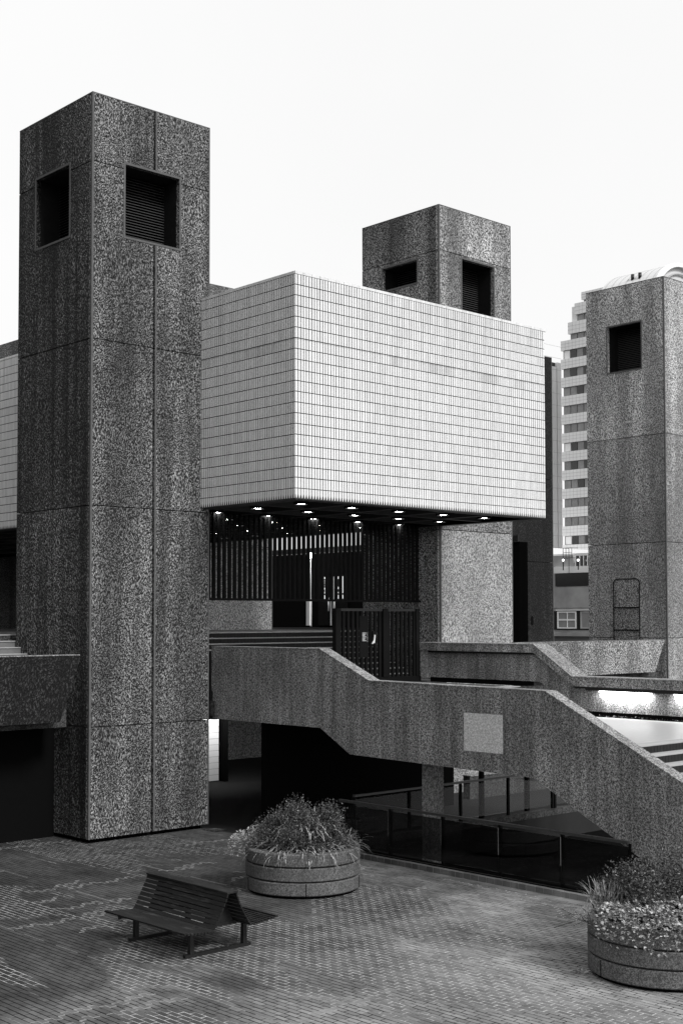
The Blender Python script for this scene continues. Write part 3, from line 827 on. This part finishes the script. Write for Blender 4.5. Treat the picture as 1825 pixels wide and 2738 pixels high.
lw = MB().box(27.6, 31.6, 24.6, 24.85, Z, .62).build('low_wall', M['agg_dark'])
tag(lw, 'low smooth concrete wall with a pale top beyond the glass railing', 'wall')
MB().box(27.6, 31.6, 24.58, 24.87, .62, .65).build('coping', M['agg_top'], lw)

# ------------------------------------------------------------------ bench
bn = empty('slatted_bench', (12.25, 16.7, 0), 'dark double-sided slatted timber bench on T-shaped steel feet', 'bench')
def timber():
    t = NT('weathered_timber')
    g = t.ramp(t.noise(t.pos(26, 2.2, 26), 1, 4, .7, .4), [(.50, 0), (.72, 1)])
    w = t.ramp(t.noise(t.pos(2, 1.6, 2, (3, 0, 0)), 1, 3, .6), [(.42, 0), (.62, 1)])
    t.base(t.math('MULTIPLY_ADD', t.math('MULTIPLY', g, w), .055, .012)); t.rough(.6, .2); return t.m
M['timber'] = timber()
YL, YR = 17.72, 15.62; cx = 12.22
def slat(x, z, w, th, ang, y0=YL, y1=YR, jit=0.):
    me = MB(); ca, sa = math.cos(ang), math.sin(ang); w *= 1.1
    pr = []
    for (a, b) in ((-w/2,-th/2),(w/2,-th/2),(w/2,th/2),(-w/2,th/2)): pr.append((x+a*ca-b*sa, z+a*sa+b*ca))
    me.prism(pr, 'y', y1+R.uniform(-.008,.008), y0+R.uniform(-.008,.008))
    return me.build('slat', M['timber'], bn)
for s in (-1, 1):
    for k in range(8): slat(cx+s*(.86-k*.063), .445-.0055*k+(.010 if k == 0 else 0), .041, .026, s*-.08)
    slat(cx+s*.362, .412, .046, .026, s*-.5)
    for k in range(8):
        f = k/7.0
        slat(cx+s*(.085+.235*(1-f)**1.15), .455+.44*f, .050, .022, s*(-.95-.3*f))
MB().prism([(cx-.10,.925),(cx+.10,.925),(cx+.10,.95),(cx-.10,.95)], 'y', YR-.01, YL+.01).build('top_slat', M['timber'], bn)
for yy in (17.42, 15.98):
    MB().box(cx-.62, cx+.62, yy-.03, yy+.03, .0, .05).build('foot_bar', M['steel'], bn)
    for s in (-1, 1):
        MB().box(cx+s*.5-.035, cx+s*.5+.035, yy-.035, yy+.035, .051, .40).build('leg', M['steel'], bn)
    MB().box(cx-.82, cx+.82, yy-.02, yy+.02, .375, .424).build('seat_bearer', M['steel'], bn)
    MB().prism([(cx-.30,.40),(cx+.30,.40),(cx+.14,.70),(cx+.05,.91),(cx-.05,.91),(cx-.14,.70)], 'y', yy-.01, yy+.01).build('back_frame', M['steel'], bn)

# ------------------------------------------------------------------ planters
def planter(cx, cy, r, label):
    t = empty('round_planter', (cx, cy, 0), label, 'planter', 'round concrete planters')
    def ring(r_, z0, z1, name):
        c = .018
        return MB().lathe([(r_-.16, z0), (r_-c, z0), (r_, z0+c), (r_, z1-c), (r_-c, z1), (r_-.16, z1)], (cx, cy, 0), 72).build(name, M['agg_pl'], t)
    MB().lathe([(0,0),(r-.07,0),(r-.07,.60),(0,.60)], (cx,cy,0), 48).build('inner_core', M['black'], t)
    ring(r, .05, .285, 'planter_ring'); ring(r, .305, .545, 'planter_ring'); ring(r, .565, .80, 'planter_ring')
    g_ = MB()
    for k in range(5):
        a = math.radians(232+k*72); ca, sa = math.cos(a), math.sin(a)
        p = Vector((cx+r*ca, cy+r*sa, 0)); g_.bar((p.x, p.y, .06), (p.x, p.y, .28), .012, .012)
    g_.build('vertical_joint', M['black'], t)
    MB().lathe([(0,.60),(r-.15,.60),(r-.15,.72),(0,.74)], (cx,cy,0), 40).build('soil', M['dark'], t)
    return t
M['agg_pl'] = aggregate('planter_concrete', .05, .26, .35, 6., 70.)
planter(16.25, 18.65, 1.07, 'round stacked-ring concrete planter overflowing with strap leaves, behind the bench')
planter(16.15, 10.70, 1.10, 'round stacked-ring concrete planter cut by the right edge, filled with pale ground cover')
def leaf_mat(name, c, c2):
    t = NT(name); g_ = t.n('ShaderNodeNewGeometry')
    n = t.n('ShaderNodeTexWhiteNoise', noise_dimensions='3D')
    q = t.pos(25, 25, 25); fl = t.n('ShaderNodeVectorMath', operation='FLOOR'); t.l(q, fl.inputs[0]); t.l(fl.outputs[0], n.inputs[0])
    t.base(t.math('MULTIPLY_ADD', n.outputs[0], c2-c, c)); t.rough(.35, .5); return t.m
M['leafD'] = leaf_mat('dark_glossy_leaf', .005, .11)
M['leafL'] = leaf_mat('pale_small_leaf', .05, .55)
M['leafS'] = leaf_mat('strap_leaf', .012, .40)
def leaf(mb, p, d, n_, L, W):
    d = d.normalized(); s_ = d.cross(n_).normalized()*W/2; m_ = p+d*L*.5 + n_*L*.08
    mb.poly([p, m_-s_, p+d*L, m_+s_])
def rv():
    z = R.uniform(-1, 1); a = R.uniform(0, 6.283); q = math.sqrt(1-z*z); return Vector((q*math.cos(a), q*math.sin(a), z))
def shrub(c, rad, n, L, W, mat, label, name='shrub', stems=14, kind=None, up_bias=.35, cat='shrub', twigs=10):
    c = Vector(c); t = empty(name, (c.x, c.y, .7), label, cat)
    mb = MB(); st = MB()
    lobes = []
    for k in range(stems):
        d = rv(); d.z = abs(d.z); f = R.uniform(.45, .95)
        q = c + Vector((d.x*rad[0]*f, d.y*rad[1]*f, d.z*rad[2]*f)); lobes.append(q)
        b0 = Vector((c.x+R.uniform(-.1,.1), c.y+R.uniform(-.1,.1), .68))
        mid_ = (b0+q)/2 + rv()*.05; st.tube([b0, mid_, q], .008, 5)
    for k in range(n):
        q = R.choice(lobes) + rv()*R.uniform(.2, 1)*rad[0]*.33
        if q.z < .62: continue
        d = rv() + Vector((0,0,up_bias)); leaf(mb, q, d, rv(), L*R.uniform(.6,1.3), W*R.uniform(.6,1.2))
    for k in range(twigs):
        q = R.choice(lobes); d = (q-c).normalized() + rv()*.5; ln_ = R.uniform(.15, .38)
        st.tube([q, q+d.normalized()*ln_], .004, 4)
        for z in range(12):
            leaf(mb, q+d.normalized()*ln_*(z+2)/13, rv(), rv(), L*.9, W*.9)
    mb.build('foliage', mat, t, False)['kind'] = 'stuff'; st.build('stem', M['timber'], t, False)
    return t
def strap(c, n, spread, Lr, W, label, zbase=.72, tilt=(.25, 1.1), droop=1.):
    c = Vector(c); t = MB()
    for k in range(n):
        a = R.uniform(0, 6.283); rr_ = spread*math.sqrt(R.random())
        p = Vector((c.x+rr_*math.cos(a), c.y+rr_*math.sin(a), zbase+R.uniform(0,.1)))
        b = a + R.gauss(0, .6); L_ = R.uniform(*Lr); th = R.uniform(*tilt)
        d = Vector((math.cos(b)*math.sin(th), math.sin(b)*math.sin(th), math.cos(th)))
        side = Vector((-math.sin(b), math.cos(b), 0)); segs = 6; prev = None
        for s_ in range(segs+1):
            f = s_/segs; w = W*(1-f**2)*.5+.0008
            cur = (p - side*w, p + side*w)
            if prev: t.poly([prev[0], prev[1], cur[1], cur[0]], True)
            prev = cur
            d = (d + Vector((0,0,-.30*droop*(.5+f)))).normalized(); p = p + d*L_/segs
    o = t.build('strap_leaf_plant', M['leafS'], None, False)
    tag(o, label, 'plant', kind=None); return o
def cover(c, rad, n, L, W, label, zt=.86, ztop=.2, arc=(0, 6.283), rmin=0.):
    t = MB()
    for k in range(n):
        a = R.uniform(*arc); f = rmin+(1-rmin)*math.sqrt(R.random())
        x, y = c[0]+rad[0]*f*math.cos(a), c[1]+rad[1]*f*math.sin(a)
        z = zt + ztop*(1-f*f)*R.uniform(.3, 1) + .05*math.sin(x*9)*math.sin(y*8) - max(0, f-.88)*R.uniform(.3,2.6)
        d = Vector((math.cos(a), math.sin(a), R.uniform(-.1,.5))) + rv()*.8
        nn = Vector((0,0,1)) + rv()*.5
        leaf(t, Vector((x,y,z)), d, nn.normalized(), L*R.uniform(.6,1.3), W*R.uniform(.7,1.3))
    o = t.build('ground_cover', M['leafL'], None, False)
    tag(o, label, 'plants', kind='stuff'); return o
# planter behind the bench
shrub((16.30, 18.72, .80), (.92, .92, .86), 30000, .042, .024, M['leafD'], 'dark small-leaved shrub at the back of the planter behind the bench', stems=46, twigs=30)
strap((16.3, 18.6, 0), 200, .5, (.32, .55), .028, 'strap-leaved clump in the crown of the planter behind the bench', 1.05, (.3, 1.3), 1.1)
strap((16.15, 18.5, 0), 430, .80, (.32, .58), .028, 'arching strap-leaved grass spilling over the front of the planter behind the bench', tilt=(.5, 1.5), droop=1.25)
strap((16.65, 18.15, 0), 140, .36, (.3, .5), .016, 'strap-leaved tuft on the right side of the planter behind the bench', tilt=(.3, 1.2))
cover((15.72, 19.35), (.55, .55), 2600, .035, .026, 'pale small-leaved ground cover hanging over the left side of the planter behind the bench', .84, .28)
# planter at the right edge
cover((15.95, 10.42), (1.12, 1.12), 6500, .06, .042, 'pale leafy ground cover filling the planter at the right edge', .86, .16)
shrub((16.6, 10.95, .85), (.9, .9, .72), 17000, .042, .026, M['leafD'], 'dark twiggy shrub behind the ground cover in the planter at the right edge', stems=36, twigs=26)
strap((15.85, 11.5, 0), 130, .24, (.24, .4), .014, 'upright tuft of strap leaves at the left back of the planter at the right edge', .85, (.05, .7), .55)
shrub((15.48, 11.48, .70), (.36, .36, .26), 7000, .016, .006, M['leafL'], 'feathery fine-leaved plant at the left rim of the planter at the right edge', name='feathery_plant', stems=30, cat='plant', twigs=16)
# weeds at the planter foot
wd = MB()
for k in range(60):
    a = R.uniform(0, 6.28); p = Vector((15.25+R.gauss(0,.05), 11.5+R.gauss(0,.08), 0)); leaf(wd, p, Vector((math.cos(a), math.sin(a), R.uniform(.1,.8))), rv(), R.uniform(.05,.16), .012)
tag(wd.build('weed', M['leafL'], None, False), 'small dry weed on the bricks at the foot of the right-hand planter', 'weed')
# drain cover
dc = MB().box(19.0, 19.35, 24.95, 25.4, .0, .006).build('drain_cover', M['steel']); tag(dc, 'dark metal drain cover in the paving right of the near tower', 'drain cover')
for k in range(5): MB().box(19.03+k*.065, 19.06+k*.065, 24.99, 25.36, .0061, .012).build('grille_bar', M['rail'], dc)

# ------------------------------------------------------------------ middle-distance service building
M['conc_mid'] = plain('stained_concrete', .34, .8, .3, .5, .9)
M['bright'] = plain('bright_cladding', .85, .5, .5, .05)
M['win'] = plain('dark_window', .03, .15, .5, .3)
M['blind'] = plain('window_blind', .26, .5, .4, .4, 1.3)
mb_ = empty('service_building', (56, 43, 3.3), 'low concrete service building with square windows seen between two towers', 'building')
X = 56.0
MB().box(X+.05, X+4, 36, 52, 3.3, 5.0-.0).build('wall', M['conc_mid'], mb_)
MB().box(X+.05, X+4, 36, 52, 5.0, 8.0).build('upper_wall', M['conc_mid'], mb_)
MB().box(X, X+.049, 36, 43.95, 5.62, 6.72).build('spandrel', M['conc_mid'], mb_)
MB().prism([(43.95,5.62),(44.35,5.62),(44.1,6.72),(43.95,6.72)], 'x', X+.01, X+.048).build('spandrel_return', M['conc_mid'], mb_)
MB().box(X-.02, X+.049, 36, 43.75, 6.78, 7.44).build('strip_window', M['win'], mb_)
MB().box(X-.06, X+.049, 36, 43.8, 7.46, 7.80).build('white_band', M['bright'], mb_)
MB().box(X-.05, X+.049, 36, 43.72, 5.47, 5.52).build('lintel', M['bright'], mb_)
MB().box(X+.0, X+.049, 36, 43.9, 4.45, 5.45).build('window_recess', M['win'], mb_)
for (ya, yb) in ((43.62, 42.38), (42.1, 41.0)):
    f = MB()
    f.box(X-.05, X-.001, yb, yb+.06, 4.52, 5.42); f.box(X-.05, X-.001, ya-.09, ya, 4.52, 5.42)
    f.box(X-.05, X-.001, yb+.06, ya-.09, 4.52, 4.58); f.box(X-.05, X-.001, yb+.06, ya-.09, 5.36, 5.42)
    fo = f.build('window', M['bright'] if ya > 43 else M['conc_mid'], mb_)
    MB().box(X-.03, X-.02, yb+.06, ya-.09, 4.58, 5.36).build('pane', M['blind'], fo)
    if ya > 43:
        MB().box(X-.05, X-.001, yb+.061, ya-.091, 4.94, 5.02).build('glazing_bar', M['bright'], fo)
        MB().box(X-.052, X-.001, 42.93, 42.97, 4.58, 5.36).build('glazing_bar', M['bright'], fo)
MB().box(X-.3, X+.049, 36, 44.3, 4.12, 4.30).build('sill_ledge', M['conc_mid'], mb_)
MB().box(X+.3, X+4, 36, 52, 8.005, 8.5).build('roof_band', M['bright'], mb_)
MB().box(X+.2, X+.299, 42.7, 52, 7.82, 8.5-.09).build('board_wall', M['conc_mid'], mb_)
MB().box(X+.02, X+.049, 36, 42.45, 7.82, 8.35).build('upper_glazing', M['win'], mb_)
for yy in (42.42, 42.15, 41.9, 41.65, 41.4, 41.15): MB().box(X-.0, X+.019, yy-.015, yy+.015, 7.82, 8.35).build('mullion', M['bright'], mb_)
MB().lathe([(.07,0),(.1,0),(.1,.02),(.07,.02)], (0,0,0), 16).build('vent_ring', M['bright'], mb_).matrix_world = Matrix.Translation((X-.03, 42.3, 8.08)) @ Matrix.Rotation(math.pi/2, 4, 'Y')
cg = MB()
ya, yb, za, zb_ = 43.07, 42.5, 8.25, 8.78
for z in (za, (za+zb_)/2+.02, zb_): cg.bar((X-.2, ya, z), (X-.2, yb, z), .022)
for k in range(4): y = ya+(yb-ya)*k/3; cg.bar((X-.2, y, za-(.9 if k == 2 else 0)), (X-.2, y, zb_), .022)
for z in (za, zb_):
    cg.bar((X-.2, ya, z), (X+.3, ya, z), .022); cg.bar((X-.2, yb, z), (X+.3, yb, z), .022)
tag(cg.build('roof_cage', M['steel']), 'small black railed cage on the roof edge of the service building', 'railing')
for k, (yy, zz) in enumerate(((42.95, 8.13), (41.98, 8.1))):
    q = MB(); sphere(q, (X-.35, yy, zz), .055); lo = empty('globe_lamp', (X-.35, yy, 7.8), ['glowing globe lamp on a short post by the roof cage', 'smaller glowing lamp in front of the upper glazing of the service building'][k], 'lamp')
    q.build('globe', M['globe'], lo, False); MB().box(X-.37, X-.33, yy-.02, yy+.02, 7.6, zz-.07).build('post', M['steel'], lo)

# ------------------------------------------------------------------ far high-rise with ribbon windows, stepped top
hr = empty('office_tower', (150, 113, 0), 'pale high-rise with stepped top and ribbon windows between the concrete towers', 'building')
M['grey'] = plain('grey_window', .2, .15, .5, .5)
M['clad'] = plain('pale_cladding', .74, .5, .5, .06, .3)
HX = 150.0; yr = 96.0
floors = []
z = 9.0; fh = 3.53; k = 0
# left edge (Y) for each floor: full width up to z=45, then steps back
def left_edge(zt):
    if zt < 45.2: return 115.9
    if zt < 48.0: return 114.6
    if zt < 50.5: return 113.4
    return 112.2
zt = 44.9
levels_ = [44.9 - fh*i for i in range(10)]
tops = [(51.3, 112.2, 1.6), (49.9, 113.4, 2.3), (47.4, 114.6, 2.2), (44.85, 115.9, 2.1)] 
def ribbon(z0, z1, yl, kinds):
    n = 0; y = yl-.35
    MB().box(HX+.35, HX+.45, yr, yl-.2, z0, z1).build('ribbon_glazing', M['grey'], hr)
    while y > 104:
        w = 1.15; m_ = kinds[n % len(kinds)]
        f = MB().box(HX+.25, HX+.34, y-w+.08, y-.08, z0+.08, z1-.08).build('window', M[m_], hr)
        y -= w; n += 1
# band + ribbon stack
MB().box(HX+.46, HX+12, yr, 115.9-.4, 0, 44.0).build('core', M['clad'], hr)
MB().box(HX+.46, HX+12, yr, 114.2, 44.0, 49.6).build('core', M['clad'], hr)
ZT = [51.3, 49.9, 47.45, 45.0]
prev = None
bands = [(50.2, 51.3, 112.2), (48.3, 49.9, 113.4), (45.7, 47.35, 114.6)]
zz = 44.85
while zz > 2:
    bands.append((zz-1.38, zz, 115.9)); zz -= 2.66
kin = [['blind','blind','win','blind'], ['blind','grey','grey','grey'], ['grey','grey','blind','blind'], ['bright','win','grey','win'], ['grey','win','blind','win']]
M['joint_line'] = plain('cladding_joint', .45, .6, .3, .1)
for bi, (z0, z1, yl) in enumerate(bands):
    if z1 < 12.5: break
    bnd = MB().box(HX, HX+.46, yr, yl, z0, z1).build('spandrel_band', M['clad'], hr)
    jl = MB()
    y = yl-.8
    while y > 106: jl.box(HX-.012, HX-.001, y-.018, y+.018, z0, z1); y -= .62
    for q in (1, 2): jl.box(HX-.012, HX-.001, 104, yl, z0+(z1-z0)*q/3-.018, z0+(z1-z0)*q/3+.018)
    jl.build('panel_joints', M['joint_line'], bnd, False)['kind'] = 'stuff'
    if bi+1 < len(bands): ribbon(bands[bi+1][1], z0, min(yl, 115.9), kin[bi % 5])
# slab of vertical white fins beside it
sl = empty('finned_block', (152, 122, 0), 'narrow white block with dark vertical slots left of the pale high-rise', 'building')
MB().box(152.3, 155.0, 118.0+2, 130, 0, 42.9).build('core', M['win'], sl)
yy0 = 120.0
for k, (xa, xb) in enumerate(((146.0, 152.55), (152.75, 153.72), (153.92, 154.9))):
    MB().box(xa, xb, 119.6, 119.99, 0, 42.9-.7*(k == 1)).build('white_fin', M['clad'], sl)
j = MB()
for k in range(20): j.box(146, 154.9, 119.585, 119.598, 12+k*1.75, 12.04+k*1.75)
j.build('panel_joints', M['joint_line'], sl)['kind'] = 'stuff'
MB().box(150.9, 152.0, 119.57, 119.584, 0, 1).build('base_panel', M['clad'], sl)
MB().box(140, 158, 110, 119.5, 12.0, 14.6).build('podium_roof', M['bright'], sl)

# ------------------------------------------------------------------ barrel-vaulted roof beyond the right tower
va = empty('vaulted_hall', (103, 62, 0), 'pale barrel-vaulted roof peeping over the right-hand concrete tower', 'building')
rad = 4.6; vz = 37.7-rad; vx = 104.6
M['vault'] = plain('vault_metal', .62, .4, .5, .1, 1.)
n = 20
arc = [(vx-rad*math.cos(math.pi*k/n), vz+rad*math.sin(math.pi*k/n)) for k in range(n+1)]
MB().prism([(vx-rad, vz-3)] + arc + [(vx+rad, vz-3)], 'y', 67.1, 73.2).build('vault_roof', M['vault'], va)
def arcring(y0, y1, ra, rb, name, mat):
    pr = [(vx-ra*math.cos(math.pi*k/n), vz+ra*math.sin(math.pi*k/n)) for k in range(n+1)] + [(vx-rb*math.cos(math.pi*k/n), vz+rb*math.sin(math.pi*k/n)) for k in reversed(range(n+1))]
    return MB().prism(pr, 'y', y0, y1).build(name, mat, va)
for k in range(8): arcring(67.5+k*.75, 67.56+k*.75, rad+.05, rad-.02, 'vault_rib', M['joint_line'])
arcring(66.7, 67.1, rad+.12, rad-.25, 'end_arch', M['bright'])
arcring(66.85, 67.0, rad-.8, rad-.9, 'inner_arch', M['joint_line'])
MB().box(vx-rad+.2, vx+rad-.2, 66.9, 67.09, 20, vz).build('gable', M['vault'], va)
for k in range(5): MB().box(vx-3+k*1.5-.05, vx-3+k*1.5+.05, 66.8, 66.89, vz-2, vz+2).build('mullion', M['joint_line'], va)
MB().box(vx-rad-1, vx+rad+1, 67.2, 71.8, 0, vz-1.5).build('wall', M['vault'], va)
# rounded far end of the vault
MB().prism([(vx-rad, vz-2)] + [(vx-rad*.85*math.cos(math.pi*k/n), vz-.4+rad*.85*math.sin(math.pi*k/n)) for k in range(n+1)] + [(vx+rad, vz-2)], 'y', 73.21, 74.4).build('vault_end', M['vault'], va)
for y in (70.0, 69.2): MB().tube([(vx-3.2, y, vz+rad*.7), (vx-3.2, y, vz+rad*.7+.55)], .16).build('roof_vent', M['steel'], va)
